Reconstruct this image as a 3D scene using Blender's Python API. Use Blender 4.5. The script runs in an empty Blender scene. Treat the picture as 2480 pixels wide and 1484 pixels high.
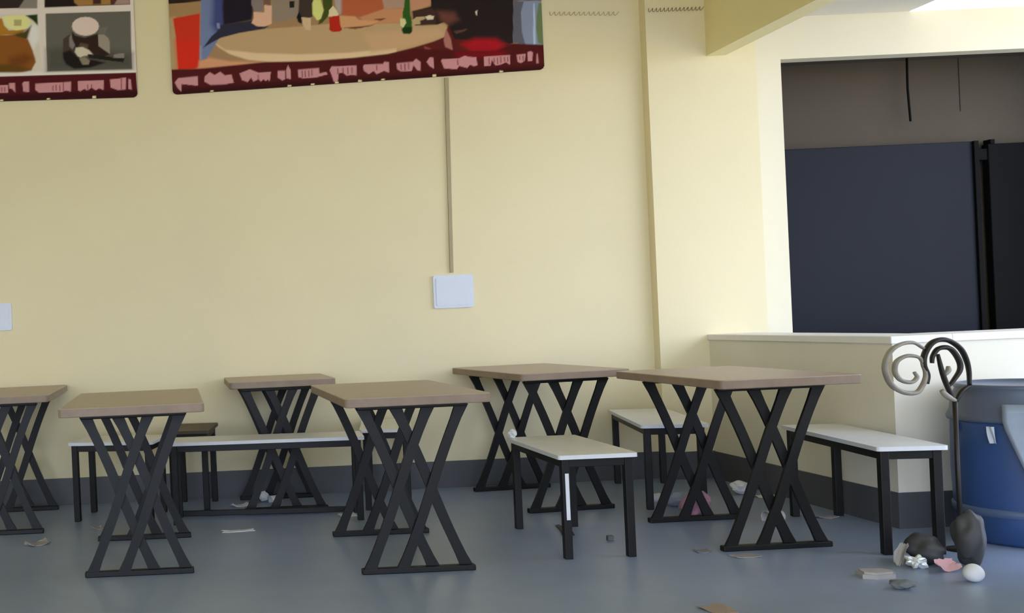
import bpy, bmesh, math, random
import numpy as np
from mathutils import Matrix, Vector
random.seed(7)
scene = bpy.context.scene
COL = scene.collection

# ------------------------------------------------------------------ camera, sky, exposure
# the photograph is the right part of a wider frame: the lens axis meets the picture left of centre
FPX, CX, CY, CAM_H, ROLL = 2500.0, 420.0, 795.0, 1.07, math.radians(2.58)
cam = bpy.data.cameras.new('camera')
cam.sensor_fit = 'HORIZONTAL'
cam.sensor_width = 36.0
cam.lens = 36.0 * FPX / 2480.0
cam.shift_x = (1240.0 - CX) / 2480.0
cam.shift_y = (CY - 742.0) / 2480.0
cam.clip_start, cam.clip_end = 0.05, 200
cam_ob = bpy.data.objects.new('camera', cam)
COL.objects.link(cam_ob)
cam_ob.matrix_world = (Matrix.Translation((0, 0, CAM_H)) @ Matrix.Rotation(math.pi / 2, 4, 'X')
                       @ Matrix.Rotation(-ROLL, 4, 'Z'))
scene.camera = cam_ob

world = bpy.data.worlds.new('overcast_sky')
scene.world = world
world.use_nodes = True
wn = world.node_tree.nodes
wn['Background'].inputs['Color'].default_value = (0.83, 0.945, 1.22, 1)
wn['Background'].inputs['Strength'].default_value = 1.4

sun = bpy.data.lights.new('sun', 'SUN')
sun.energy = 2.8
sun.color = (1.0, 0.97, 0.90)
sun.angle = 0.01
sun_ob = bpy.data.objects.new('sun', sun)
COL.objects.link(sun_ob)
sun_ob.rotation_euler = Vector((0.10, -0.50, -0.86)).to_track_quat('-Z', 'Y').to_euler()

scene.view_settings.view_transform = 'Standard'
scene.view_settings.look = 'None'
scene.view_settings.gamma = 1.0
scene.view_settings.use_curve_mapping = False
scene.view_settings.exposure = 1.57

# ------------------------------------------------------------------ materials
def lin(c):
    return tuple(((v / 255) / 12.92 if v / 255 <= 0.04045 else ((v / 255 + 0.055) / 1.055) ** 2.4) for v in c)

MATS = {}
def mat(name, rgb, rough=0.6, metal=0.0, var=0.06, scale=6.0, bump=0.0, bscale=80.0, spec=0.5, stretch=None):
    if name in MATS:
        return MATS[name]
    m = bpy.data.materials.new(name)
    m.use_nodes = True
    nt = m.node_tree
    b = nt.nodes['Principled BSDF']
    c = lin(rgb)
    b.inputs['Roughness'].default_value = rough
    b.inputs['Metallic'].default_value = metal
    b.inputs['Specular IOR Level'].default_value = spec
    tc = nt.nodes.new('ShaderNodeTexCoord')
    mp = nt.nodes.new('ShaderNodeMapping')
    nt.links.new(tc.outputs['Object'], mp.inputs['Vector'])
    if stretch:
        mp.inputs['Scale'].default_value = stretch
    n = nt.nodes.new('ShaderNodeTexNoise')
    n.inputs['Scale'].default_value = scale
    n.inputs['Detail'].default_value = 5
    n.inputs['Roughness'].default_value = 0.6
    nt.links.new(mp.outputs['Vector'], n.inputs['Vector'])
    r = nt.nodes.new('ShaderNodeValToRGB')
    r.color_ramp.elements[0].position = 0.3
    r.color_ramp.elements[1].position = 0.7
    r.color_ramp.elements[0].color = tuple(v * (1 - var) for v in c) + (1,)
    r.color_ramp.elements[1].color = tuple(min(1, v * (1 + var)) for v in c) + (1,)
    nt.links.new(n.outputs['Fac'], r.inputs['Fac'])
    nt.links.new(r.outputs['Color'], b.inputs['Base Color'])
    if bump:
        n2 = nt.nodes.new('ShaderNodeTexNoise')
        n2.inputs['Scale'].default_value = bscale
        n2.inputs['Detail'].default_value = 4
        nt.links.new(tc.outputs['Object'], n2.inputs['Vector'])
        bp = nt.nodes.new('ShaderNodeBump')
        bp.inputs['Strength'].default_value = bump
        bp.inputs['Distance'].default_value = 0.004
        nt.links.new(n2.outputs['Fac'], bp.inputs['Height'])
        nt.links.new(bp.outputs['Normal'], b.inputs['Normal'])
    MATS[name] = m
    return m

def print_mat():
    m = bpy.data.materials.new('printed_vinyl')
    m.use_nodes = True
    nt = m.node_tree
    b = nt.nodes['Principled BSDF']
    a = nt.nodes.new('ShaderNodeVertexColor')
    a.layer_name = 'ink'
    nt.links.new(a.outputs['Color'], b.inputs['Base Color'])
    b.inputs['Roughness'].default_value = 0.6
    b.inputs['Specular IOR Level'].default_value = 0.12
    return m

WALL = mat('cream_yellow_wall_paint', (238, 226, 186), 0.75, var=0.025, scale=1.3, bump=0.12, bscale=60)
WALL_LOW = WALL
OUTER = mat('off_white_wall_paint', (232, 225, 200), 0.75, var=0.02, scale=1.5)
LOWW = mat('pale_cream_wall_paint', (232, 226, 206), 0.75, var=0.03, scale=1.5)
BEAM = mat('yellow_beam_paint', (246, 234, 180), 0.75, var=0.02, scale=1.5)
CEIL = mat('yellow_ceiling_paint', (228, 208, 98), 0.8, var=0.02, scale=1.0)
SLAB = mat('white_concrete_paint', (226, 222, 208), 0.8, var=0.03, scale=2.0)
FLOOR = mat('grey_floor_paint', (142, 157, 184), 0.34, var=0.10, scale=1.6, bump=0.05, bscale=25)
BAND = mat('grey_skirting_paint', (82, 84, 87), 0.5, var=0.08, scale=3.0)
LEDGE = mat('white_ledge_paint', (238, 236, 230), 0.5, var=0.03)
BLACK = mat('black_powder_coat', (9, 9, 9), 0.5, var=0.15, scale=20, spec=0.35)
TOP = mat('greige_laminate', (178, 161, 146), 0.42, var=0.07, scale=5, stretch=(1, 6, 1))
EDGE = mat('brown_edge_band', (146, 126, 108), 0.55, var=0.12, scale=12)
SEAT = mat('white_grey_laminate', (228, 230, 234), 0.4, var=0.04, scale=8)
DARKSEAT = mat('dark_brown_board', (70, 56, 42), 0.55, var=0.15, scale=10, stretch=(1, 8, 1))

# ------------------------------------------------------------------ helpers
def finish(name, bm, m, parent=None, smooth=False):
    me = bpy.data.meshes.new(name)
    bmesh.ops.recalc_face_normals(bm, faces=bm.faces[:])
    bm.to_mesh(me)
    bm.free()
    me.materials.append(m)
    if smooth:
        for p in me.polygons:
            p.use_smooth = True
    o = bpy.data.objects.new(name, me)
    COL.objects.link(o)
    if parent:
        o.parent = parent
    return o

def tag(o, label=None, cat=None, group=None, kind=None):
    if label: o['label'] = label
    if cat: o['category'] = cat
    if group: o['group'] = group
    if kind: o['kind'] = kind
    return o

def empty(name, loc, rz=0.0):
    o = bpy.data.objects.new(name, None)
    o.empty_display_size = 0.1
    COL.objects.link(o)
    o.location = loc
    o.rotation_euler = (0, 0, rz)
    return o

def bx(bm, x0, x1, y0, y1, z0, z1, bevel=0.0):
    r = bmesh.ops.create_cube(bm, size=1.0)
    vs = r['verts']
    for v in vs:
        v.co = Vector(((x0 + x1) / 2 + v.co.x * (x1 - x0), (y0 + y1) / 2 + v.co.y * (y1 - y0), (z0 + z1) / 2 + v.co.z * (z1 - z0)))
    if bevel:
        es = list({e for v in vs for e in v.link_edges})
        bmesh.ops.bevel(bm, geom=es, offset=bevel, segments=2, affect='EDGES', profile=0.5)

def box(name, x0, x1, y0, y1, z0, z1, m, parent=None, bevel=0.0):
    bm = bmesh.new()
    bx(bm, x0, x1, y0, y1, z0, z1, bevel)
    return finish(name, bm, m, parent)

def struct(name, boxes, m, label=None, bevel=0.0, parent=None):
    bm = bmesh.new()
    for b in boxes:
        bx(bm, *b, bevel=bevel)
    o = finish(name, bm, m, parent)
    if parent is None:
        tag(o, label, kind='structure')
    return o

def prism(bm, pts, axis, a0, a1):
    """polygon pts (2D) extruded from a0 to a1 along axis: 'y' -> pts are (x,z); 'z' -> pts are (x,y)"""
    def V(p, a):
        return bm.verts.new((p[0], a, p[1]) if axis == 'y' else (p[0], p[1], a))
    A = [V(p, a0) for p in pts]
    B = [V(p, a1) for p in pts]
    bm.faces.new(A)
    bm.faces.new(B[::-1])
    n = len(pts)
    for i in range(n):
        bm.faces.new((A[i], B[i], B[(i + 1) % n], A[(i + 1) % n]))

def round_rect(w, d, r, seg=4):
    pts = []
    for cx, cy, a0 in ((w / 2 - r, d / 2 - r, 0), (-w / 2 + r, d / 2 - r, 90), (-w / 2 + r, -d / 2 + r, 180), (w / 2 - r, -d / 2 + r, 270)):
        for k in range(seg + 1):
            a = math.radians(a0 + 90 * k / seg)
            pts.append((cx + r * math.cos(a), cy + r * math.sin(a)))
    return pts

def catmull(P, n=8):
    P = [Vector(p) for p in P]
    Q = [P[0] * 2 - P[1]] + P + [P[-1] * 2 - P[-2]]
    out = []
    for i in range(1, len(Q) - 2):
        for k in range(n):
            t = k / n
            a, b, c, d = Q[i - 1], Q[i], Q[i + 1], Q[i + 2]
            out.append(0.5 * ((2 * b) + (c - a) * t + (2 * a - 5 * b + 4 * c - d) * t * t + (3 * b - a - 3 * c + d) * t ** 3))
    out.append(P[-1])
    return out

def tube(bm, P, rad, n=8, flat=1.0):
    """round (or flattened) tube along points; rad may be a list"""
    P = [Vector(p) for p in P]
    rings = []
    up = Vector((0, 1, 0))
    for i, p in enumerate(P):
        t = (P[min(i + 1, len(P) - 1)] - P[max(i - 1, 0)]).normalized()
        u = up - t * up.dot(t)
        if u.length < 1e-4:
            u = Vector((1, 0, 0)) - t * t.x
        u.normalize()
        w = t.cross(u)
        r = rad[i] if isinstance(rad, (list, tuple)) else rad
        rings.append([bm.verts.new(p + (u * math.cos(2 * math.pi * k / n) * flat + w * math.sin(2 * math.pi * k / n)) * r) for k in range(n)])
    for a, b in zip(rings, rings[1:]):
        for k in range(n):
            bm.faces.new((a[k], a[(k + 1) % n], b[(k + 1) % n], b[k]))
    bm.faces.new(rings[0])
    bm.faces.new(rings[-1][::-1])

def lathe(bm, prof, n=40, cx=0, cy=0):
    rings = []
    for r, z in prof:
        if r < 1e-5:
            rings.append([bm.verts.new((cx, cy, z))])
        else:
            rings.append([bm.verts.new((cx + r * math.cos(2 * math.pi * k / n), cy + r * math.sin(2 * math.pi * k / n), z)) for k in range(n)])
    for a, b in zip(rings, rings[1:]):
        for k in range(n):
            k2 = (k + 1) % n
            if len(a) == 1 and len(b) == 1: continue
            if len(a) == 1: bm.faces.new((a[0], b[k], b[k2]))
            elif len(b) == 1: bm.faces.new((a[k], a[k2], b[0]))
            else: bm.faces.new((a[k], a[k2], b[k2], b[k]))

def copy_tree(o, parent=None):
    c = o.copy()
    COL.objects.link(c)
    c.parent = parent
    for ch in list(o.children):
        copy_tree(ch, c)
    return c

# ------------------------------------------------------------------ the setting
YB = 6.45          # back wall
XR = 3.30          # low wall on the right
CEILZ = 3.55
struct('floor', [(-5.7, 8.5, -6.0, 9.5, -0.12, 0.0)], FLOOR, 'grey painted semi-gloss concrete floor')
struct('ground', [(-60, 60, -60, 60, -0.3, -0.13)], mat('tan_bounce_ground', (172, 151, 92), 0.9, var=0.1, scale=0.5), 'unseen ground outside, added to block light and bounce it warm')  # unseen ground, added to stop light from below and bounce warm tone up
struct('wall_back', [(-5.7, 3.02, YB, YB + 0.2, 0, CEILZ)], WALL, 'cream yellow painted back wall behind the tables')
struct('wall_left', [(-5.7, -5.5, -2.5, YB, 0, CEILZ)], CEIL, 'cream yellow side wall')
struct('ceiling', [(-5.7, 3.48, -2.5, YB + 0.2, CEILZ, CEILZ + 0.15)], CEIL, 'cream painted ceiling slab')
struct('wall_pilaster', [(2.995, 3.665, 6.37, 6.65, 0, CEILZ)], WALL, 'cream pilaster standing proud of the back wall')
struct('trim_1', [(3.36, 3.48, -2.5, 6.37, 2.60, CEILZ)], BEAM, 'deep cream ceiling beam running out from the pilaster')
# wall of the neighbouring bay with its wide dark opening
struct('wall_outer', [(3.665, 3.895, 6.50, 6.60, 0, 2.855), (3.895, 6.1, 6.50, 6.60, 0, 0.78),
                      (3.895, 6.1, 6.50, 6.60, 2.590, 2.855), (6.1, 8.5, 6.50, 6.60, 0, 2.855)], OUTER, 'cream wall with a wide dark opening beyond the ledge')
struct('ceiling_outer_and_shades', [(3.48, 4.72, -2.5, 6.9, 2.855, 3.0), (4.72, 6.1, 4.7, 6.46, 3.05, 3.15), (4.72, 5.5, -2.5, 4.7, 2.90, 3.0)], SLAB, 'pale roof slab edge beside the beam, with unseen canopies added to shade the bay')  # last two boxes: unseen canopies added to cut skylight on header and low wall
# low wall with ledge
struct('wall_right', [(XR, XR + 0.22, 4.75, 6.37, 0, 0.85), (XR + 0.22, 7.5, 4.75, 4.97, 0, 0.85)], LOWW, 'low cream wall under the white ledge')
struct('trim_2', [(XR - 0.012, XR + 0.27, 4.738, 6.37, 0.85, 0.885), (XR + 0.27, 7.5, 4.738, 5.02, 0.85, 0.885)], LEDGE, 'white ledge on top of the low wall', bevel=0.004)
struct('wall_right_blocker', [(XR + 0.06, XR + 0.18, -2.5, 3.75, 0, 2.6)], WALL, 'unseen cream side wall added under the beam to darken the floor')  # unseen wall, added to keep bay skylight off the right floor
struct('baseboard_back', [(-5.5, 2.995, YB - 0.008, YB, 0, 0.166)], BAND, 'grey painted skirting band along the back wall')
struct('baseboard_pilaster', [(2.987, XR, 6.362, 6.37, 0, 0.168)], BAND, 'grey painted skirting band on the pilaster')
struct('baseboard_right', [(XR - 0.008, XR, 4.742, 6.362, 0, 0.165), (XR, 7.5, 4.742, 4.75, 0, 0.165)], BAND, 'grey painted skirting band along the low wall')
# dark passage seen through the opening
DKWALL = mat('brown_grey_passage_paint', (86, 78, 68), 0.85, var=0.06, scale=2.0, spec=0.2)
SLATE = mat('slate_blue_board', (26, 29, 38), 0.5, var=0.06, scale=1.5, spec=0.12)
VOID = mat('black_door_paint', (12, 12, 13), 0.7, var=0.1, spec=0.1)
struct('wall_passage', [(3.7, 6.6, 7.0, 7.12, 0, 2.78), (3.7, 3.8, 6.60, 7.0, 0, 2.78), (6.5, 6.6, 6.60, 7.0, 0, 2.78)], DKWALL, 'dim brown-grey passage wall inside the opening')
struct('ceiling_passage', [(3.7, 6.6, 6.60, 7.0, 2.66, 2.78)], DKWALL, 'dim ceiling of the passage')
w1 = empty('window_1', (4.7, 6.96, 0.0))
tag(w1, 'wide slate blue board closing off the passage behind the ledge', kind='structure')
box('panel', -0.95, 0.72, -0.02, 0.04, 0.3, 2.085, SLATE, w1, 0.004)
box('seam', 0.695, 0.699, 0.036, 0.04, 2.30, 2.66, mat('dark_brown_seam', (52, 47, 40), 0.8), w1)  # thin dark brown joint line on the passage wall
d1 = empty('door_1', (5.45, 6.95, 0.0))
tag(d1, 'black door and dark frame post at the right of the opening', kind='structure')
box('door_post', -0.032, 0.0, -0.03, 0.05, 0.0, 2.085, VOID, d1, 0.003)
box('door_rail', 0.0, 0.072, -0.02, 0.05, 1.955, 2.03, VOID, d1, 0.003)
box('door_leaf', 0.062, 1.0, -0.03, 0.03, 0.0, 2.06, VOID, d1, 0.006)
box('door_stop', 0.075, 0.105, -0.035, 0.03, 2.06, 2.09, VOID, d1, 0.003)
bm = bmesh.new()
tube(bm, [(0, 0, 0), (-0.004, 0, -0.2), (0.006, 0, -0.425)], 0.007, 8)
o = finish('hanging_rod', bm, VOID)
o.location = (5.0, 6.93, 2.66)
tag(o, 'thin black rod hanging from the passage ceiling behind the ledge', 'rod')

# ------------------------------------------------------------------ tables
PED_W = 0.46
SLAT_W = 0.040
PED_H = 0.712
def ped_bars():
    bm = bmesh.new()
    w = PED_W / 2
    bx(bm, -w, w, -0.018, 0.018, PED_H - 0.022, PED_H, 0.004)
    return bm
def slat_bm(xt, xb, yo):
    """one leaning slat from the top bar to the bottom bar, a little flared where it meets the bars"""
    bm = bmesh.new()
    z0, z1 = 0.012, PED_H - 0.012
    L, Rr = [], []
    N = 12
    for k in range(N + 1):
        t = k / N
        # a gentle s-bend as in cut flat steel
        x = xb + (xt - xb) * (t + 0.018 * math.sin(2 * math.pi * t))
        fl = 1.0 + 0.28 * (max(0, 1 - t / 0.10) + max(0, 1 - (1 - t) / 0.10))
        h = SLAT_W * 0.545 * fl
        z = z0 + (z1 - z0) * t
        L.append((x - h, z)); Rr.append((x + h, z))
    prism(bm, L + Rr[::-1], 'y', yo - 0.007, yo + 0.007)
    return bm
_h = PED_W / 2 - SLAT_W * 0.55
XT = [-_h, -_h / 3, _h / 3, _h]
def make_table(name, w, d, ped):
    t = empty(name, (0, 0, 0))
    bm = bmesh.new()
    prism(bm, round_rect(w, d, 0.022), 'z', PED_H, 0.750)
    es = [e for e in bm.edges if abs(e.verts[0].co.z - e.verts[1].co.z) < 1e-6]
    bmesh.ops.bevel(bm, geom=es, offset=0.003, segments=1, affect='EDGES')
    top = finish('tabletop', bm, TOP, t)
    top.data.materials.append(EDGE)
    for p in top.data.polygons:
        if abs(p.normal.z) < 0.5 or p.normal.z < -0.5:
            p.material_index = 1
    for yy in (-ped, ped):
        f = finish('pedestal', ped_bars(), BLACK, t)
        f.location = (0, yy, 0)
        box('foot_bar', -PED_W / 2 - 0.008, PED_W / 2 + 0.008, -0.018, 0.018, 0, 0.024, BLACK, f, 0.004)
        for i, j, yo in ((0, 2, 0.0085), (1, 3, 0.0085), (2, 0, -0.0085), (3, 1, -0.0085)):
            finish('slat', slat_bm(XT[i], XT[j], yo), BLACK, f)
    return t
TG = 'lattice-legged canteen tables'
tables = [
    ('T1', (-0.985, 5.93), 0.62, 1.0, 0.36, 0, 'lattice-legged table at the left edge of the picture, cut off by the frame'),
    ('T2', (-0.195, 4.90), 0.62, 1.08, 0.385, 0, 'lattice-legged table in the left foreground, between the frame edge and the long bench'),
    ('T3', (0.60, 6.12), 0.60, 0.62, 0.215, 0, 'small lattice-legged table against the back wall behind the long bench'),
    ('T4', (0.985, 4.74), 0.60, 1.06, 0.395, 0, 'lattice-legged table in the middle foreground, right of the long bench'),
    ('T5', (2.05, 5.905), 0.60, 1.0, 0.375, 5.5, 'lattice-legged table against the back wall beside the pilaster, behind the short bench'),
    ('T6', (2.56, 4.80), 0.60, 1.0, 0.33, 1.0, 'lattice-legged table in the right foreground, beside the narrow bench and low wall'),
]
for k, (n, (x, y), w, d, ped, rz, lab) in enumerate(tables):
    t = make_table('canteen_table', w, d, ped)
    t.location = (x, y, 0)
    t.rotation_euler = (0, 0, math.radians(rz))
    tag(t, lab, 'table', TG)

# ------------------------------------------------------------------ benches
def make_bench(w, d, seat_m=SEAT, h=0.45, lw=0.034, rail=False, inset=0.018, foot=0.0):
    t = empty('bench', (0, 0, 0))
    bm = bmesh.new()
    prism(bm, round_rect(w, d, 0.015, 3), 'z', h - 0.018, h)
    finish('seat', bm, seat_m, t)
    a, b = w / 2 - inset, d / 2 - inset
    z1 = h - 0.018
    for sx, sy in ((-1, -1), (1, -1), (-1, 1), (1, 1)):
        lx, ly = sx * (a - lw / 2), sy * (b - lw / 2)
        box('leg', lx - lw / 2, lx + lw / 2, ly - lw / 2, ly + lw / 2, 0, z1, BLACK, t, 0.003)
    z0 = z1 - 0.036
    for s in (-1, 1):
        yy = s * (b - 0.012)
        box('rail', -a + lw, a - lw, yy - 0.010, yy + 0.010, z0, z1, BLACK, t, 0.002)
        xx = s * (a - 0.012)
        box('rail', xx - 0.010, xx + 0.010, -b + lw, b - lw, z0, z1, BLACK, t, 0.002)
    if rail:
        box('floor_rail', -a + lw, a - lw, b - 0.03, b - 0.005, 0.006, 0.036, BLACK, t, 0.003)
    return t
BG = 'low benches with white seats'
benches = [
    ((-0.345, 5.95), 0.50, 0.36, -14, SEAT, 0.45, False, 'short white bench between the two left tables and the back wall', BG),
    ((0.475, 5.69), 1.06, 0.29, -5, SEAT, 0.45, True, 'long white bench in front of the small table by the back wall', BG),
    ((1.80, 4.79), 0.34, 0.74, -1, SEAT, 0.45, False, 'short white bench standing alone between the middle and right foreground tables', BG),
    ((2.705, 5.865), 0.33, 0.95, -13, SEAT, 0.45, False, 'white bench with its far end at the pilaster, behind the right foreground table', BG),
    ((3.078, 4.69), 0.27, 0.92, -8.5, SEAT, 0.45, False, 'narrow white bench along the low wall beside the blue drum', BG),
    ((0.085, 6.155), 0.26, 0.46, -9, DARKSEAT, 0.478, False, 'dark brown low bench at the back wall, only its corner showing above the long bench', None),
    ((1.22, 6.06), 0.29, 0.62, -12, SEAT, 0.455, False, 'white bench half hidden behind the middle foreground table', BG),
]
for (x, y), w, d, rz, sm, h, rl, lab, g in benches:
    t = make_bench(w, d, sm, h, rail=rl)
    t.location = (x, y, 0)
    t.rotation_euler = (0, 0, math.radians(rz))
    tag(t, lab, 'bench', g)
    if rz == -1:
        hl = box('leg_highlight', -w / 2 + 0.030, -w / 2 + 0.046, -d / 2 + 0.0165, -d / 2 + 0.0182, 0.17, 0.37, SEAT, t)  # pale strip gives the near leg a painted highlight
        hl['label'] = 'pale strip standing in for a highlight on the near leg'

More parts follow.
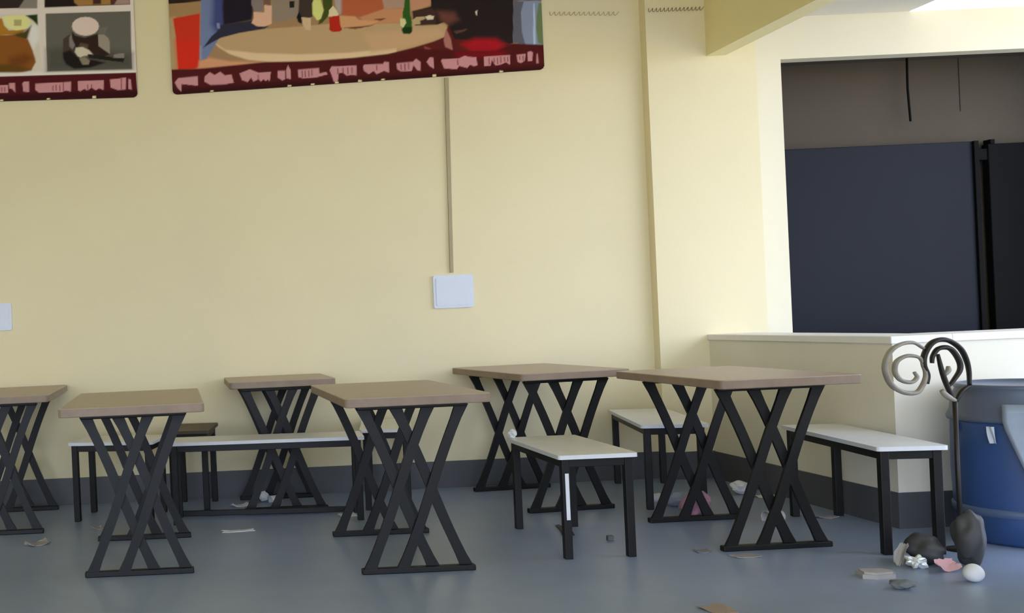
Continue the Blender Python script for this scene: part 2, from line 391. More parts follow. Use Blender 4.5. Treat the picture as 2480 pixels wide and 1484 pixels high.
# ------------------------------------------------------------------ printed boards on the wall
INK = print_mat()
BOARD = mat('maroon_board_edge', (70, 20, 24), 0.6)
PRINT_RIGHT = [
((150,120,86),3.1,[51,850,2444,742,2406,-107,13,1]),
((40,30,22),3.1,[64,849,283,839,272,608,264,598,55,589]),
((150,120,86),3.1,[50,589,264,600,258,516,53,489]),
((166,140,100),7.7,[46,502,100,512,109,177,52,179]),
((70,60,62),7.7,[1698,776,2444,742,2433,485,1687,518]),
((176,148,112),5.2,[335,337,359,367,404,388,495,399,650,408,883,415,1063,423,1720,398,1784,395,1790,359,1767,308,1702,285,1571,253,1415,221,1208,205,950,201,795,195,667,203,539,222,424,263,362,307]),
((208,182,148),7.7,[335,339,400,290,592,261,849,241,1184,237,1468,255,1467,224,1208,202,950,198,795,195,667,203,539,222,424,263,362,307]),
((188,152,118),25.8,[1267,357,1731,361,1768,321,1572,260,1313,236]),
((188,46,26),3.9,[84,500,253,524,233,197,201,180,103,180,97,384]),
((200,40,22),36.1,[101,358,240,351,227,184,106,179]),
((196,142,108),12.9,[235,228,295,246,435,219,641,202,473,186,279,179,227,182]),
((150,120,90),10.3,[324,317,362,302,437,252,487,222,435,219,346,243]),
((104,118,158),5.2,[275,840,463,831,425,446,364,359,281,239,240,235,255,454]),
((60,68,120),30.9,[360,836,442,832,406,421,353,385,322,451]),
((28,22,36),12.9,[424,833,602,825,588,521,578,465,394,437,394,551]),
((130,135,165),2.6,[244,325,254,325,253,235,240,235]),
((42,42,60),3.9,[381,446,580,465,595,433,677,424,650,410,495,391,377,366,312,335,264,309,319,379,353,403]),
((120,130,165),2.6,[353,460,374,456,375,423,359,423]),
((124,112,112),3.1,[586,826,664,822,647,519,596,518,577,563]),
((112,82,68),3.1,[661,822,725,819,695,553,652,555]),
((134,120,108),3.9,[715,820,900,812,878,490,838,466,724,443,703,485]),
((206,166,142),3.1,[588,519,655,511,657,559,703,552,698,439,651,423,605,428,572,450,586,478]),
((30,30,24),2.1,[815,576,846,574,844,533,813,534]),
((58,48,42),5.2,[895,812,978,808,955,474,891,438,864,465]),
((22,16,20),3.1,[871,509,885,477,886,428,863,442,854,473]),
((194,168,138),3.1,[885,472,944,464,938,387,907,393,891,425]),
((62,72,24),3.9,[1024,806,1093,803,1081,520,1055,474,1012,430,986,421,1021,510]),
((160,150,150),5.2,[1088,803,1158,800,1149,491,1123,477,1099,532]),
((198,202,124),3.9,[956,556,979,602,1004,601,1026,509,1006,456,982,447,955,487]),
((168,88,58),12.9,[1153,800,1369,790,1407,495,1250,455,1184,461,1133,476]),
((184,130,94),5.2,[1250,455,1402,500,1531,499,1522,410,1398,410,1333,405,1270,429]),
((194,144,104),3.9,[1122,471,1220,462,1239,440,1334,426,1386,429,1333,400,1160,392,1127,404]),
((112,70,46),2.6,[1145,393,1320,403,1412,440,1394,444,1335,439,1373,427,1320,398,1216,382]),
((228,194,158),2.1,[1084,535,1106,506,1120,474,1088,463,1053,469,1059,508]),
((168,36,22),2.1,[1055,464,1120,474,1125,409,1136,383,1118,371,1069,373,1054,387,1058,423]),
((34,26,28),3.9,[1698,776,2231,752,2203,253,2060,213,1853,212,1805,281,1799,379,1771,401,1732,387,1590,388,1576,477,1694,502]),
((98,58,52),25.8,[1736,470,1839,460,1862,412,1797,384,1749,412]),
((62,40,36),5.2,[1582,479,1698,492,1731,465,1720,393,1629,387,1578,407]),
((164,134,118),3.1,[1358,791,1562,782,1536,504,1402,500]),
((182,132,104),3.1,[1569,781,1711,775,1694,513,1660,499,1569,480]),
((42,84,28),2.1,[1549,782,1572,781,1561,472,1571,415,1571,353,1555,338,1516,340,1507,361,1517,474,1529,515]),
((22,48,14),5.2,[1510,382,1572,379,1568,348,1555,338,1516,340,1507,359]),
((198,194,144),2.1,[1500,436,1528,435,1537,409,1515,376,1498,393]),
((174,154,114),2.6,[1571,420,1600,440,1652,442,1654,424,1623,418,1624,395,1578,394]),
((218,198,174),2.6,[1655,440,1683,449,1711,440,1705,422,1667,421]),
((200,190,180),2.1,[1970,462,1983,464,1979,433,1972,441]),
((86,60,52),3.9,[1828,342,1916,353,1898,339,1845,325]),
((84,26,24),5.2,[1797,384,1831,293,2203,247,2385,224,2381,126,1308,123,1311,195,1571,250,1702,283,1770,308]),
((160,105,98),3.9,[1780,354,1790,343,1810,293,1818,224,1772,246,1764,288]),
((130,70,66),5.2,[1639,257,1684,240,1668,217,1648,231]),
((168,18,30),30.9,[1881,257,1960,284,2088,278,2138,245,2098,211,1956,212]),
((150,18,32),20.6,[1906,245,2011,272,2100,242,2060,213,1944,218]),
((124,134,160),2.6,[2210,515,2434,505,2380,229,2272,237,2196,255]),
((112,92,76),2.6,[2221,752,2444,742,2434,505,2210,515]),
((88,88,100),3.1,[2210,515,2274,507,2253,441,2255,312,2272,237,2196,255]),
((165,180,205),2.1,[2333,494,2340,494,2337,236,2321,237]),
((98,114,78),5.2,[2366,493,2387,492,2385,234,2352,246,2344,334,2350,411]),
((72,18,20),5.2,[31,183,227,179,434,190,641,202,950,196,1208,205,1415,218,1571,245,1807,224,1905,209,2085,206,2203,247,2421,230,2406,-107,23,0]),
((48,8,12),20.6,[26,57,2416,104,2406,-107,23,-13]),
((112,10,24),20.6,[1827,208,2137,209,2161,172,1851,170]),
((186,132,138),2.6,[77,101,101,128,223,133,222,74,120,89,115,42,93,67]),
((186,132,138),2.6,[266,131,298,155,328,136,363,155,393,130,432,136,445,84,398,76,300,75,262,98]),
((186,132,138),2.6,[483,139,549,162,599,139,679,141,669,79,657,95,646,83,631,96,615,82,600,98,568,84,554,110,532,83,497,97]),
((186,132,138),2.6,[721,144,767,144,765,90,749,83,719,103]),
((186,132,138),2.6,[775,147,787,177,803,145,801,89,775,95]),
((186,132,138),2.6,[847,146,979,150,980,117,1024,123,1031,109,966,94,881,90,848,100]),
((186,132,138),2.6,[1045,135,1059,157,1214,155,1211,94,1178,100,1152,94,1127,115,1101,111,1093,60,1068,61,1059,95]),
((186,132,138),2.6,[1255,146,1260,158,1381,158,1387,171,1416,169,1415,102,1385,114,1337,96,1320,117,1289,98,1259,120]),
((186,132,138),2.6,[1464,159,1567,163,1586,182,1614,160,1611,104,1591,110,1569,142,1557,106,1487,107,1467,121]),
((186,132,138),2.6,[1652,159,1672,186,1695,183,1697,113,1669,132]),
((186,132,138),2.6,[1743,160,1748,172,1851,170,1893,187,1914,178,1962,173,1968,124,1947,117,1922,129,1903,109,1854,124,1838,104,1759,113]),
((186,132,138),2.6,[2009,174,2174,177,2171,117,2146,134,2117,122,2081,116,2057,153,2050,115,2009,117]),
((186,132,138),2.6,[2215,177,2270,180,2265,139,2241,124,2218,133]),
((186,132,138),2.6,[2283,190,2301,197,2316,188,2311,134,2283,135]),
((186,132,138),2.6,[2339,179,2347,179,2349,120,2336,120]),
((120,60,70),2.3,[870,140,876,140,876,98,870,99]),
((120,60,70),2.3,[890,139,896,139,897,97,890,98]),
((120,60,70),2.3,[911,141,917,140,917,99,911,99]),
((120,60,70),2.3,[932,142,938,142,938,103,932,104]),
((120,60,70),2.3,[1094,145,1100,145,1101,106,1094,107]),
((120,60,70),2.3,[1125,146,1131,146,1132,110,1125,110]),
((120,60,70),2.3,[1156,148,1162,147,1162,103,1156,104]),
((120,60,70),2.3,[1182,146,1188,146,1188,107,1182,108]),
((120,60,70),2.3,[1489,153,1495,153,1496,114,1489,115]),
((120,60,70),2.3,[1512,155,1519,154,1519,113,1512,113]),
((120,60,70),2.3,[1536,156,1542,156,1542,117,1536,118]),
((120,60,70),2.3,[2039,167,2045,167,2045,120,2039,121]),
((120,60,70),2.3,[2070,166,2076,165,2077,134,2070,135]),
((120,60,70),2.3,[2090,165,2097,165,2097,123,2090,124]),
((120,60,70),2.3,[2111,169,2117,169,2118,133,2111,133]),
((120,60,70),2.3,[2134,168,2141,168,2141,137,2135,137]),
((120,60,70),2.3,[2155,167,2161,167,2162,136,2155,136]),
((120,60,70),2.3,[2230,169,2236,169,2237,143,2230,143]),
((120,60,70),2.3,[2250,168,2257,168,2257,137,2251,137]),
((120,60,70),2.3,[596,124,602,124,602,93,596,93]),
((120,60,70),2.3,[1337,152,1343,152,1344,121,1337,121]),
((120,60,70),2.3,[1843,163,1849,163,1850,129,1843,130]),
((215,200,158),2.1,[296,42,316,41,318,13,292,14]),
((215,200,158),2.1,[781,54,802,53,803,24,777,25]),
((215,200,158),2.1,[926,55,946,54,947,25,922,27]),
((215,200,158),2.1,[1075,61,1096,60,1097,32,1072,33]),
((215,200,158),2.1,[1220,65,1241,64,1242,35,1216,37]),
((215,200,158),2.1,[1364,66,1385,65,1386,37,1361,38]),
((215,200,158),2.1,[1687,77,1708,76,1709,48,1683,49]),
((215,200,158),2.1,[2103,84,2123,83,2125,55,2099,56]),
]
PRINT_LEFT = [
((206,196,192),3.1,[-2008,943,-103,857,-144,-44,-2048,42]),
((46,36,36),3.1,[-2008,943,-747,886,-759,603,-2021,644]),
((126,118,116),5.2,[-875,608,-840,653,-816,708,-755,706,-759,603]),
((30,22,20),3.1,[-700,884,-168,860,-179,600,-713,603]),
((150,112,62),5.2,[-554,877,-289,865,-300,605,-501,604,-526,628]),
((60,40,36),5.2,[-409,651,-358,649,-359,610,-411,610]),
((78,46,46),2.6,[-289,865,-168,860,-179,600,-300,603]),
((152,128,122),5.2,[-241,657,-179,654,-182,602,-277,604]),
((198,192,178),5.2,[-2023,608,-759,564,-760,422,-741,210,-2040,232]),
((215,222,220),20.6,[-815,502,-759,494,-755,409,-797,346,-820,412]),
((30,52,16),5.2,[-833,560,-759,564,-759,494,-789,527]),
((160,112,34),3.9,[-1148,556,-981,548,-970,504,-941,472,-832,472,-869,448,-1154,435]),
((70,60,24),10.3,[-942,441,-843,462,-800,496,-830,410,-871,407]),
((128,78,28),5.2,[-1205,447,-921,442,-825,410,-799,341,-782,268,-813,216,-906,202,-1216,205]),
((104,58,18),30.9,[-948,302,-849,323,-799,295,-853,246,-957,220]),
((90,62,20),15.5,[-1212,288,-904,253,-813,223,-906,202,-1216,205]),
((212,208,144),3.9,[-978,556,-942,564,-839,562,-802,522,-822,482,-894,469,-958,493]),
((164,158,106),2.6,[-907,537,-860,535,-862,496,-908,498]),
((92,90,84),2.6,[-709,567,-179,558,-185,195,-715,204]),
((74,72,66),36.1,[-709,343,-538,361,-180,293,-185,195,-715,204]),
((66,52,48),3.9,[-606,402,-566,429,-541,412,-528,355,-540,322,-511,277,-561,305,-610,312]),
((118,112,112),5.2,[-567,413,-551,428,-530,365,-550,335,-569,357]),
((142,132,122),3.9,[-386,421,-350,419,-325,397,-316,371,-319,297,-389,349]),
((104,98,92),2.6,[-379,462,-325,467,-342,424,-381,426]),
((44,28,22),3.9,[-552,449,-530,422,-472,404,-388,426,-387,349,-319,294,-387,271,-515,313,-533,360,-549,400]),
((84,68,58),7.7,[-499,374,-450,362,-457,331,-513,349]),
((24,19,18),7.7,[-612,318,-565,333,-516,282,-414,262,-350,244,-442,217,-545,214,-595,245,-611,281]),
((192,182,166),3.9,[-529,345,-487,348,-447,326,-422,296,-485,291,-503,282,-521,293,-537,319]),
((126,116,100),3.9,[-511,277,-477,286,-445,261,-454,236,-492,237]),
((30,25,22),2.6,[-458,303,-297,275,-228,264,-239,241,-452,277]),
((124,118,114),2.6,[-296,293,-229,298,-230,267,-297,272]),
((204,186,178),2.6,[-378,472,-386,450,-405,431,-433,420,-466,417,-498,423,-525,437,-543,457,-548,480,-541,502,-522,520,-493,532,-461,535,-428,529,-401,515,-384,495]),
((230,205,198),7.7,[-2038,258,-716,198,-172,189,-160,171,-2040,217]),
((72,12,20),2.6,[-2041,207,-1010,186,-160,173,-154,-43,-2048,42]),
((48,6,12),15.5,[-2046,93,-1015,73,-149,65,-154,-43,-2048,42]),
((186,132,138),2.6,[-1049,131,-961,132,-963,83,-1051,85]),
((186,132,138),2.6,[-955,142,-919,143,-919,84,-936,105,-954,109]),
((186,132,138),2.6,[-873,138,-862,148,-831,147,-832,82,-868,87]),
((186,132,138),2.6,[-791,132,-569,135,-572,73,-602,82,-628,73,-706,74,-770,75,-793,94]),
((186,132,138),2.6,[-525,136,-365,134,-368,74,-396,86,-417,74,-442,93,-469,74,-486,87,-512,73,-528,79]),
((186,132,138),2.6,[-326,137,-257,142,-226,145,-229,71,-281,70,-324,88]),
((186,132,138),2.6,[-210,137,-195,131,-193,69,-213,73]),
((186,132,138),2.6,[-1167,136,-1074,135,-1077,81,-1169,85]),
((186,132,138),2.6,[-1348,139,-1219,136,-1221,82,-1350,85]),
((120,60,70),2.3,[-1006,119,-1000,118,-1000,93,-1006,93]),
((120,60,70),2.3,[-988,118,-982,118,-982,92,-988,92]),
((120,60,70),2.3,[-686,117,-680,117,-681,83,-687,84]),
((120,60,70),2.3,[-666,119,-659,119,-660,82,-666,83]),
((120,60,70),2.3,[-642,118,-636,117,-637,79,-643,79]),
((120,60,70),2.3,[-621,132,-615,132,-616,80,-622,81]),
((120,60,70),2.3,[-470,113,-464,112,-464,79,-470,79]),
((120,60,70),2.3,[-444,111,-438,111,-438,88,-444,88]),
((120,60,70),2.3,[-257,137,-251,136,-253,74,-259,75]),
((215,200,158),2.1,[-1017,44,-996,43,-995,15,-1020,16]),
((215,200,158),2.1,[-725,39,-705,38,-704,10,-729,11]),
((215,200,158),2.1,[-439,39,-419,38,-417,10,-443,11]),
]

def paint(prims, X, Z):
    """colour of the flat print at wall points X, Z (metres): filled outlines laid over each other, slightly soft edges"""
    P = np.stack([X, Z], 1) * 1000.0
    out = np.zeros((len(P), 3))
    for col, soft, flat in prims:
        q = np.array(flat, float).reshape(-1, 2)
        lo, hi = q.min(0) - 3 * soft, q.max(0) + 3 * soft
        sel = np.where(np.all((P > lo) & (P < hi), axis=1))[0]
        if len(sel) == 0:
            continue
        p = P[sel]
        inside = np.zeros(len(sel), bool)
        dist = np.full(len(sel), 1e9)
        for a, b in zip(q, np.roll(q, -1, 0)):
            e = b - a
            L = max(e @ e, 1e-9)
            t = np.clip(((p - a) @ e) / L, 0, 1)
            dd = p - a - t[:, None] * e
            dist = np.minimum(dist, np.hypot(dd[:, 0], dd[:, 1]))
            if abs(e[1]) > 1e-9:
                c = ((a[1] > p[:, 1]) != (b[1] > p[:, 1])) & (p[:, 0] < e[0] * (p[:, 1] - a[1]) / e[1] + a[0])
                inside ^= c
        sd = np.where(inside, dist, -dist)
        al = np.clip(sd / (2 * soft) + 0.5, 0, 1)
        al = (al * al * (3 - 2 * al))[:, None]
        out[sel] = out[sel] * (1 - al) + np.minimum(np.array(lin(col)) * 1.45, 0.92) * al
    return out

def print_grid(name, prims, corners, z_lo, z_hi, step, y, parent, r=0.0):
    """flat print between heights z_lo..z_hi above the board's lower edge"""
    (xa, za), (xb, zb) = corners
    nx = int((xb - xa) / step); nz = max(2, int((z_hi - z_lo) / step))
    U, W = np.meshgrid(np.linspace(0, 1, nx + 1), np.linspace(z_lo, z_hi, nz + 1))
    U, W = U.ravel(), W.ravel()
    X = xa + (xb - xa) * U
    Z = za + (zb - za) * U + W
    colr = paint(prims, X, Z - 2.5)
    verts = np.stack([X, np.full(len(X), y), Z], 1)
    faces = []
    for j in range(nz):
        for i in range(nx):
            if r:
                fx = (i + 0.5) / nx * (xb - xa); fz = z_lo + (j + 0.5) / nz * (z_hi - z_lo)
                ex = min(fx, xb - xa - fx)
                if ex < r and fz < r and math.hypot(r - ex, r - fz) > r:
                    continue
            k = j * (nx + 1) + i
            faces.append((k, k + 1, k + nx + 2, k + nx + 1))
    me = bpy.data.meshes.new(name)
    me.from_pydata(verts.tolist(), [], faces)
    ca = me.color_attributes.new('ink', 'FLOAT_COLOR', 'POINT')
    ca.data.foreach_set('color', np.concatenate([colr, np.ones((len(colr), 1))], 1).ravel())
    me.materials.append(INK)
    o = bpy.data.objects.new(name, me)
    COL.objects.link(o)
    o.parent = parent
    return o

def board(name, corners, height, prims, cap_h, label, r=0.03):
    (xa, za), (xb, zb) = corners
    pts = []
    for cx, cz, a0 in ((xa + r, za + r, 180), (xb - r, zb + r, 270)):
        for k in range(6):
            a = math.radians(a0 + 90 * k / 5)
            pts.append((cx + r * math.cos(a), cz + r * math.sin(a)))
    pts += [(xb, zb + height), (xa, za + height)]
    bm = bmesh.new()
    prism(bm, pts, 'y', YB - 0.012, YB - 0.001)
    o = finish(name, bm, BOARD)
    print_grid('caption_strip', prims, corners, 0.0, cap_h, 0.0058, YB - 0.0135, o, r)
    print_grid('picture_print', prims, corners, cap_h, height, 0.0058, YB - 0.0135, o)
    tag(o, label, 'poster')
    return o
board('wall_poster', ((0.062, 2.527), (2.384, 2.579)), 0.80, PRINT_RIGHT, 0.15, 'wide poster of bottles on a round table with maroon caption strip')
board('wall_poster', ((-1.75, 2.545), (-0.158, 2.521)), 0.80, PRINT_LEFT, 0.15, 'poster with white-framed photo grid above a maroon caption strip')

# ------------------------------------------------------------------ wiring on the wall
COND = mat('aged_trunking_plastic', (176, 164, 132), 0.6)
bm = bmesh.new()
prism(bm, [(-0.010, -1.215), (0.010, -1.215), (0.034, 0.0), (0.010, 0.0)], 'y', -0.016, -0.001)
o = finish('cable_conduit', bm, COND)
o.location = (1.75, YB, 2.555)
tag(o, 'thin beige cable conduit running down from the wide poster to the wall plate', 'conduit')
PLATE = mat('pale_blue_white_plastic', (222, 230, 244), 0.4, var=0.02)
def plate(x, z, w, h, lab):
    bm = bmesh.new()
    prism(bm, [(p[0], p[1]) for p in round_rect(w, h, 0.012)], 'y', -0.014, -0.001)
    o = finish('wall_plate', bm, PLATE)
    o.location = (x, YB, z)
    bm = bmesh.new()
    prism(bm, [(p[0], p[1]) for p in round_rect(w * 0.86, h * 0.84, 0.008)], 'y', -0.018, -0.012)
    finish('cover', bm, PLATE, o)
    tag(o, lab, 'wall plate', 'pale wall plates')
plate(1.755, 1.222, 0.25, 0.205, 'pale blue-white wall plate below the conduit')
plate(-1.115, 1.19, 0.22, 0.17, 'pale blue-white wall plate cut off at the left edge of the picture')
def coil(x0, x1, y, z0, z1, m, label):
    bm = bmesh.new()
    turns = 14
    P = []
    for k in range(turns * 10 + 1):
        t = k / (turns * 10)
        a = 2 * math.pi * turns * t
        P.append((x0 + (x1 - x0) * t + 0.004 * math.cos(a), y - 0.011 + 0.007 * math.sin(a), z0 + (z1 - z0) * t + 0.011 * math.cos(a)))
    tube(bm, P, 0.0016, 5)
    o = finish('coiled_wire', bm, m, smooth=True)
    tag(o, label, 'wire', 'coiled wires high on the wall')
coil(2.43, 2.86, YB, 2.925, 2.906, mat('pale_wire', (186, 172, 122), 0.5), 'faint pale coiled wire stretched beside the wide poster')
coil(3.01, 3.35, 6.37, 2.896, 2.892, mat('dull_wire', (112, 102, 72), 0.5), 'dull coiled wire stretched across the pilaster under the beam')

# ------------------------------------------------------------------ blue drum, its cover, iron stand
BLUE = mat('dark_blue_plastic', (50, 80, 130), 0.42, var=0.08, scale=4)
SLATELID = mat('slate_plastic_lid', (88, 98, 116), 0.45, var=0.06, scale=5)
BANDM = mat('pale_blue_band', (84, 102, 134), 0.45)
dr = empty('plastic_drum', (3.65, 4.45, 0))
tag(dr, 'blue plastic drum with a slate top standing beside the low wall', 'drum')
bm = bmesh.new()
lathe(bm, [(0, 0.0), (0.235, 0.0), (0.250, 0.015), (0.258, 0.10), (0.265, 0.30), (0.262, 0.50), (0.258, 0.535), (0, 0.535)], 48)
finish('body', bm, BLUE, dr, True)
bm = bmesh.new()
lathe(bm, [(0.258, 0.515), (0.272, 0.518), (0.276, 0.53), (0.270, 0.545), (0.262, 0.56), (0.255, 0.62), (0.240, 0.652), (0.245, 0.660), (0.243, 0.672), (0.225, 0.675), (0.218, 0.664), (0, 0.660)], 48)
finish('lid', bm, SLATELID, dr, True)
bm = bmesh.new()
lathe(bm, [(0.257, 0.118), (0.266, 0.122), (0.2675, 0.150), (0.259, 0.155)], 48)
finish('hoop', bm, BANDM, dr, True)
box('latch', -0.272, -0.258, 0.035, 0.047, 0.470, 0.512, BLACK, dr, 0.002)
# thin plastic sheet draped over the drum's front
SHEET = mat('pale_grey_sheet', (142, 154, 166), 0.35, var=0.1, scale=10)
def sheet(name, a0, a1, z0, z1, shape, lab, grp=None, rr=0.284, m=SHEET):
    bm = bmesh.new()
    na, nz = 14, 16
    g0, g1 = [], []
    for layer, g in ((0.0, g0), (0.004, g1)):
        for j in range(nz + 1):
            t = j / nz
            row = []
            l, r_ = shape(t)
            for i in range(na + 1):
                s = i / na
                a = math.radians(a0 + (a1 - a0) * (l + (r_ - l) * s))
                rad = rr + layer + 0.010 * (0.5 + 0.5 * math.sin(7 * s + 3 * t)) * (1 if layer >= 0 else 0)
                row.append(bm.verts.new((rad * math.cos(a), rad * math.sin(a), z0 + (z1 - z0) * t)))
            g.append(row)
    for g in (g0, g1):
        for j in range(nz):
            for i in range(na):
                bm.faces.new((g[j][i], g[j][i + 1], g[j + 1][i + 1], g[j + 1][i]))
    for j in range(nz):
        for i in (0, na):
            bm.faces.new((g0[j][i], g1[j][i], g1[j + 1][i], g0[j + 1][i]))
    for i in range(na):
        for j in (0, nz):
            bm.faces.new((g0[j][i], g1[j][i], g1[j][i + 1], g0[j][i + 1]))
    o = finish(name, bm, m, smooth=True)
    o.location = (3.65, 4.45, 0)
    tag(o, lab, 'sheet', grp)
    return o
sheet('plastic_sheet', 210, 262, 0.03, 0.60, lambda t: (max(0.12, 0.50 - 0.75 * max(0, t - 0.35)) if t > 0.3 else 0.50, 1.0), 'crumpled pale grey plastic sheet hanging down the front of the blue drum')
sheet('paper_tag', 204, 211, 0.435, 0.505, lambda t: (0.25 * (1 - t), 1 - 0.2 * t), 'small pale scrap stuck to the front of the blue drum', None, 0.276, mat('pale_paper', (196, 204, 214), 0.6))

IRON = mat('dark_wrought_iron', (46, 42, 38), 0.45, 0.4, var=0.2, scale=15)
IRONP = mat('worn_pale_iron', (150, 143, 130), 0.5, 0.1, var=0.2, scale=20)
st = empty('iron_scroll_stand', (3.25, 4.30, 0))
tag(st, 'wrought-iron scroll stand rising between the narrow bench and the blue drum', 'scroll stand')
def scroll(name, pts, rad, m, flat=1.0, n=8):
    bm = bmesh.new()
    P = catmull([(x - 3.25, 0, z) for x, z in pts], 6)
    N = len(P)
    R_ = [rad * (0.45 + 0.55 * math.sin(math.pi * min(1, max(0, 0.12 + 0.80 * i / N)))) for i in range(N)]
    tube(bm, P, R_, n, flat)
    return finish(name, bm, m, st, True)
scroll('inner_curl', [(3.075, .749), (3.085, .727), (3.061, .708), (3.018, .718), (2.995, .753), (3.003, .796), (3.047, .818), (3.096, .81), (3.112, .785)], 0.009, IRONP, 1.6)
scroll('outer_curl', [(3.112, .785), (3.122, .735), (3.105, .69), (3.077, .663), (3.022, .669), (2.974, .705), (2.953, .773), (2.974, .834), (3.019, .866), (3.076, .872), (3.118, .846)], 0.010, IRONP, 1.6)
scroll('arch', [(3.125, .698), (3.13, .735), (3.116, .778), (3.121, .821), (3.148, .863), (3.185, .879), (3.228, .872), (3.27, .839), (3.292, .795), (3.302, .745), (3.302, .684)], 0.010, IRON, 1.8)
scroll('inner_loop', [(3.15, .783), (3.155, .813), (3.181, .843), (3.227, .841), (3.26, .796), (3.266, .753), (3.239, .711), (3.213, .682)], 0.010, IRON, 1.5)
scroll('blade', [(3.176, .819), (3.191, .744), (3.21, .682), (3.235, .619)], 0.009, IRON, 1.5)
scroll('bud', [(3.217, .768), (3.216, .749), (3.2, .731)], 0.009, IRONP, 1.5)
scroll('brace', [(3.302, .684), (3.268, .661), (3.243, .619)], 0.009, IRON, 1.5)
scroll('leaf', [(3.185, .668), (3.205, .645), (3.24, .622)], 0.012, IRONP, 1.2)
bm = bmesh.new()
tube(bm, [(-0.012, 0, 0.01), (-0.012, 0, 0.3), (-0.012, 0, 0.62)], 0.010, 10)
finish('post', bm, IRON, st, True)
bm = bmesh.new()
lathe(bm, [(0, 0.016), (0.02, 0.016), (0.055, 0.008), (0.058, 0.0), (0, 0.0)], 24, -0.012, 0)
finish('foot', bm, IRON, st, True)

# ------------------------------------------------------------------ litter on the floor
WHITE = mat('white_paper', (226, 228, 230), 0.7, var=0.04)
GREYP = mat('grey_card', (156, 152, 148), 0.7, var=0.08)
PINK = mat('pink_paper', (214, 168, 172), 0.7, var=0.06)
FOIL = mat('white_foil', (226, 230, 226), 0.3, 0.3, var=0.06)
BAGB = mat('black_bin_bag', (66, 67, 69), 0.55, var=0.15, scale=12)

def crumple(name, loc, size, m, label, cat, seed=0, amp=0.22, sub=3, smooth=False, grp=None, rz=0):
    rnd = random.Random(seed)
    bm = bmesh.new()
    bmesh.ops.create_icosphere(bm, subdivisions=sub, radius=1.0)
    dirs = [(Vector((rnd.uniform(-1, 1), rnd.uniform(-1, 1), rnd.uniform(-1, 1))).normalized(), rnd.uniform(1.5, 5), rnd.uniform(0, 6)) for _ in range(9)]
    for v in bm.verts:
        d = v.co.normalized()
        f = 1 + amp * sum(math.sin(k * d.dot(u) * 2 + ph) for u, k, ph in dirs) / 4
        v.co = Vector((d.x * f * size[0], d.y * f * size[1], d.z * f * size[2]))
    zmin = min(v.co.z for v in bm.verts)
    for v in bm.verts:
        v.co.z = max(v.co.z - zmin - 0.06 * size[2], 0.0)
    o = finish(name, bm, m, smooth=smooth)
    o.location = loc
    o.rotation_euler = (0, 0, rz)
    tag(o, label, cat, grp)
    return o

def scrap(name, loc, w, d, m, label, rz=0, curl=0.01, seed=0, th=0.0025, cat='scrap'):
    """a torn, slightly curled sheet with real thickness"""
    rnd = random.Random(seed)
    bm = bmesh.new()
    nx, ny = 8, 5
    jag = [[(rnd.uniform(-1, 1) * 0.06 * w, rnd.uniform(-1, 1) * 0.10 * d) for _ in range(ny + 1)] for _ in range(nx + 1)]
    G = []
    for lay in (0, th):
        g = []
        for i in range(nx + 1):
            row = []
            for j in range(ny + 1):
                u, v = i / nx - 0.5, j / ny - 0.5
                row.append(bm.verts.new((u * w + jag[i][j][0], v * d + jag[i][j][1], lay + curl * (4 * u * u) * (0.6 + 0.4 * math.sin(5 * v + seed)))))
            g.append(row)
        G.append(g)
    for g in G:
        for i in range(nx):
            for j in range(ny):
                bm.faces.new((g[i][j], g[i + 1][j], g[i + 1][j + 1], g[i][j + 1]))
    A, B = G
    for i in range(nx):
        for j in (0, ny):
            bm.faces.new((A[i][j], A[i + 1][j], B[i + 1][j], B[i][j]))
    for j in range(ny):
        for i in (0, nx):
            bm.faces.new((A[i][j], A[i][j + 1], B[i][j + 1], B[i][j]))
    zm = min(v.co.z for v in bm.verts)
    for v in bm.verts: v.co.z -= zm
    o = finish(name, bm, m)
    o.location = loc
    o.rotation_euler = (0, 0, math.radians(rz))
    tag(o, label, cat)
    return o

def cup(name, loc, r, h, m, label, rz=0, lying=True):
    bm = bmesh.new()
    lathe(bm, [(0, 0.0), (r * 0.72, 0.0), (r, h), (r * 1.06, h), (r * 1.06, h * 0.97), (r * 0.96, h * 0.95), (r * 0.68, 0.004), (0, 0.004)], 20)
    o = finish(name, bm, m, smooth=False)
    if lying:
        tilt = math.atan2(r * 0.3, h)
        o.rotation_euler = (0, math.radians(90) + tilt, math.radians(rz))
        o.location = (loc[0], loc[1], loc[2] + r * 0.76)
    else:
        o.location = loc
    tag(o, label, 'cup')
    return o

scrap('paper_scrap', (0.29, 5.93 - 0.55, 0), 0.16, 0.05, WHITE, 'long white paper scrap on the floor in front of the long bench', 4, 0.006, 1)
scrap('paper_scrap', (0.345, 6.12, 0), 0.10, 0.07, WHITE, 'white paper scrap under the small table by the back wall', 20, 0.02, 2)
scrap('paper_scrap', (0.91, 5.68, 0), 0.09, 0.10, WHITE, 'square white paper scrap by the far legs of the middle foreground table', 3, 0.005, 3)
cup('paper_cup', (0.60, 6.20, 0), 0.030, 0.07, WHITE, 'white paper cup lying under the small table by the back wall', 200)
crumple('crumpled_tissue', (0.50, 6.235, 0), (0.026, 0.026, 0.032), WHITE, 'crumpled white tissue beside the cup under the small table', 'tissue', 4)
scrap('paper_scrap', (-0.745, 5.27, 0), 0.12, 0.09, GREYP, 'grey scrap of card on the floor between the two left tables', 25, 0.02, 5)
scrap('paper_scrap', (-0.46, 5.62, 0), 0.05, 0.05, GREYP, 'tiny grey scrap behind the left foreground table', 25, 0.01, 6)
box_o = box('small_carton', -0.014, 0.014, -0.012, 0.012, 0, 0.024, mat('grey_carton', (92, 94, 98), 0.7), None, 0.003)
box_o.location = (1.972, 4.77, 0)
tag(box_o, 'tiny grey carton on the floor beside the short bench', 'carton')
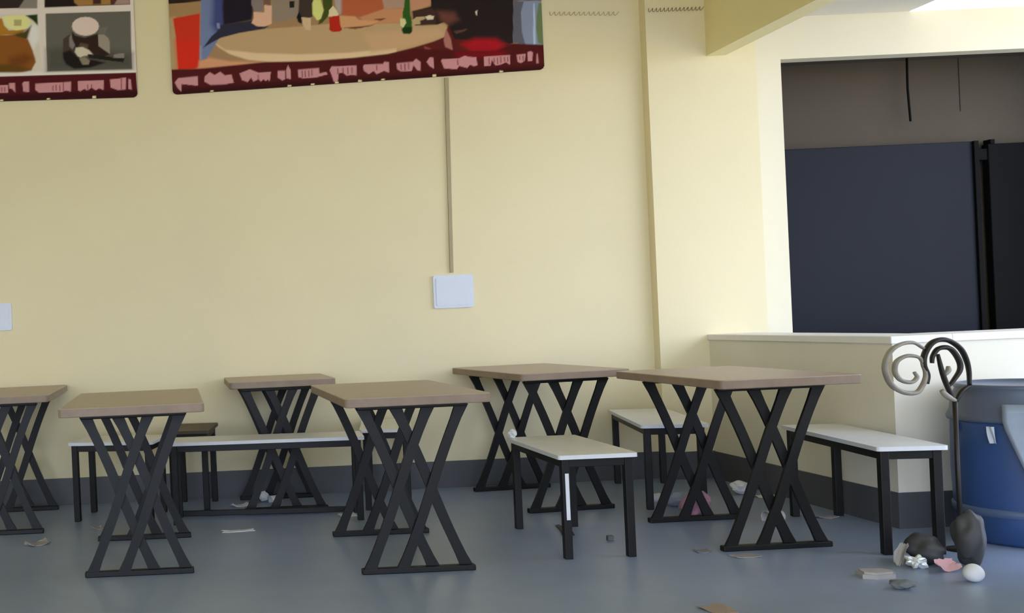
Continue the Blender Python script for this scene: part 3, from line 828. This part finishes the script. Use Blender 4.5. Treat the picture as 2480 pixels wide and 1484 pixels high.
o = crumple('crumpled_tissue', (1.655, 5.118, 0.45), (0.020, 0.020, 0.022), WHITE, 'crumpled tissue on the far corner of the short bench', 'tissue', 8)
scrap('dark_strip', (1.86, 5.02, 0), 0.05, 0.26, mat('dark_strip_grey', (74, 72, 68), 0.7), 'thin dark strip on the floor under the short bench', -12, 0.01, 9)  # dark, slightly curled strip lying flat under the bench
cup('paper_cup', (2.56, 5.66, 0), 0.030, 0.075, WHITE, 'white paper cup lying left of the pink bag under the bench by the pilaster', 20)
crumple('plastic_bag', (2.66, 5.52, 0), (0.075, 0.05, 0.038), mat('blue_grey_plastic', (150, 158, 172), 0.4), 'crumpled blue-grey plastic bag under the bench by the pilaster', 'bag', 11)
crumple('plastic_bag', (2.61, 5.235, 0), (0.065, 0.05, 0.06), mat('pink_plastic', (190, 140, 158), 0.45), 'crumpled pink bag behind the far legs of the right foreground table', 'bag', 12, 0.3)
crumple('crumpled_tissue', (3.13, 5.78, 0), (0.05, 0.04, 0.035), WHITE, 'crumpled white tissue on the floor far under the right foreground table', 'tissue', 13)
scrap('paper_scrap', (3.20, 5.68, 0), 0.10, 0.07, WHITE, 'white paper scrap by the skirting behind the right foreground table', 10, 0.01, 14)
cup('paper_cup', (2.92, 5.03, 0), 0.036, 0.085, mat('grey_white_cup', (200, 196, 194), 0.6), 'greyish white cup lying right of the right foreground table', 190)
scrap('paper_scrap', (3.16, 5.06, 0), 0.09, 0.05, GREYP, 'grey paper scrap under the narrow bench', -10, 0.008, 16)
scrap('paper_scrap', (2.365, 4.36, 0), 0.10, 0.06, GREYP, 'pale grey paper scrap in front of the right foreground table', 4, 0.004, 17)
scrap('paper_scrap', (2.25, 4.48, 0), 0.06, 0.05, mat('faint_grey_card', (128, 126, 128), 0.7), 'faint grey scrap left of the right foreground table', 0, 0.004, 18)
scrap('paper_scrap', (1.86, 3.615, 0), 0.09, 0.10, mat('tan_card', (158, 140, 126), 0.7), 'tan scrap of card at the bottom edge of the picture', 12, 0.006, 19)
# flat faceted box
bm = bmesh.new()
prism(bm, [(-0.066, -0.02), (-0.025, -0.045), (0.05, -0.035), (0.07, -0.005), (0.045, 0.04), (-0.05, 0.045)], 'z', 0, 0.024)
bmesh.ops.bevel(bm, geom=[e for e in bm.edges if min(v.co.z for v in e.verts) > 0.02], offset=0.008, segments=2, affect='EDGES')
o = finish('food_box', bm, mat('grey_food_box', (172, 168, 166), 0.55))
o.location = (2.645, 3.95, 0)
tag(o, 'flat grey takeaway box lying on the floor at right', 'box')
crumple('foil_ball', (2.868, 4.045, 0), (0.026, 0.024, 0.026), FOIL, 'crumpled shiny white foil between the grey box and the pink card', 'foil', 21, 0.45, 3)
o = scrap('pink_card', (2.93, 3.985, 0.0), 0.085, 0.05, PINK, 'creased pink card scrap on the floor left of the white ball', 20, 0.03, 22)
o.rotation_euler = (math.radians(52), 0, math.radians(8))
bpy.context.view_layer.update()
o.location.z = -min((o.matrix_world @ v.co).z for v in o.data.vertices)
bm = bmesh.new()
bmesh.ops.create_icosphere(bm, subdivisions=4, radius=0.0335)
for v in bm.verts:
    v.co.z += 0.0335
    v.co.x *= 1 + 0.04 * math.sin(v.co.z * 90)
o = finish('ball', bm, WHITE, smooth=True)
o.location = (2.917, 3.82, 0)
tag(o, 'small white ball on the floor at right', 'ball')
crumple('paper_scrap', (2.619, 3.77, 0), (0.040, 0.03, 0.016), mat('dull_grey_scrap', (110, 114, 118), 0.6), 'dull grey crumpled scrap nearest the front at right', 'scrap', 24, smooth=True)
crumple('bin_bag', (2.95, 4.115, 0), (0.062, 0.08, 0.06), BAGB, 'round black bin bag beside the leg of the narrow bench', 'bag', 25, 0.1, 4, True)
crumple('bin_bag', (3.08, 4.05, 0), (0.048, 0.06, 0.105), BAGB, 'tall black bin bag slumped in front of the blue drum', 'bag', 26, 0.14, 4, True)
o = scrap('card_strip', (2.850, 4.10, 0.0), 0.035, 0.09, GREYP, 'pale curved strip of card propped beside the round bin bag', 15, 0.02, 27)
o.rotation_euler = (math.radians(55), 0, math.radians(-60))
bpy.context.view_layer.update()
o.location.z = -min((o.matrix_world @ v.co).z for v in o.data.vertices)
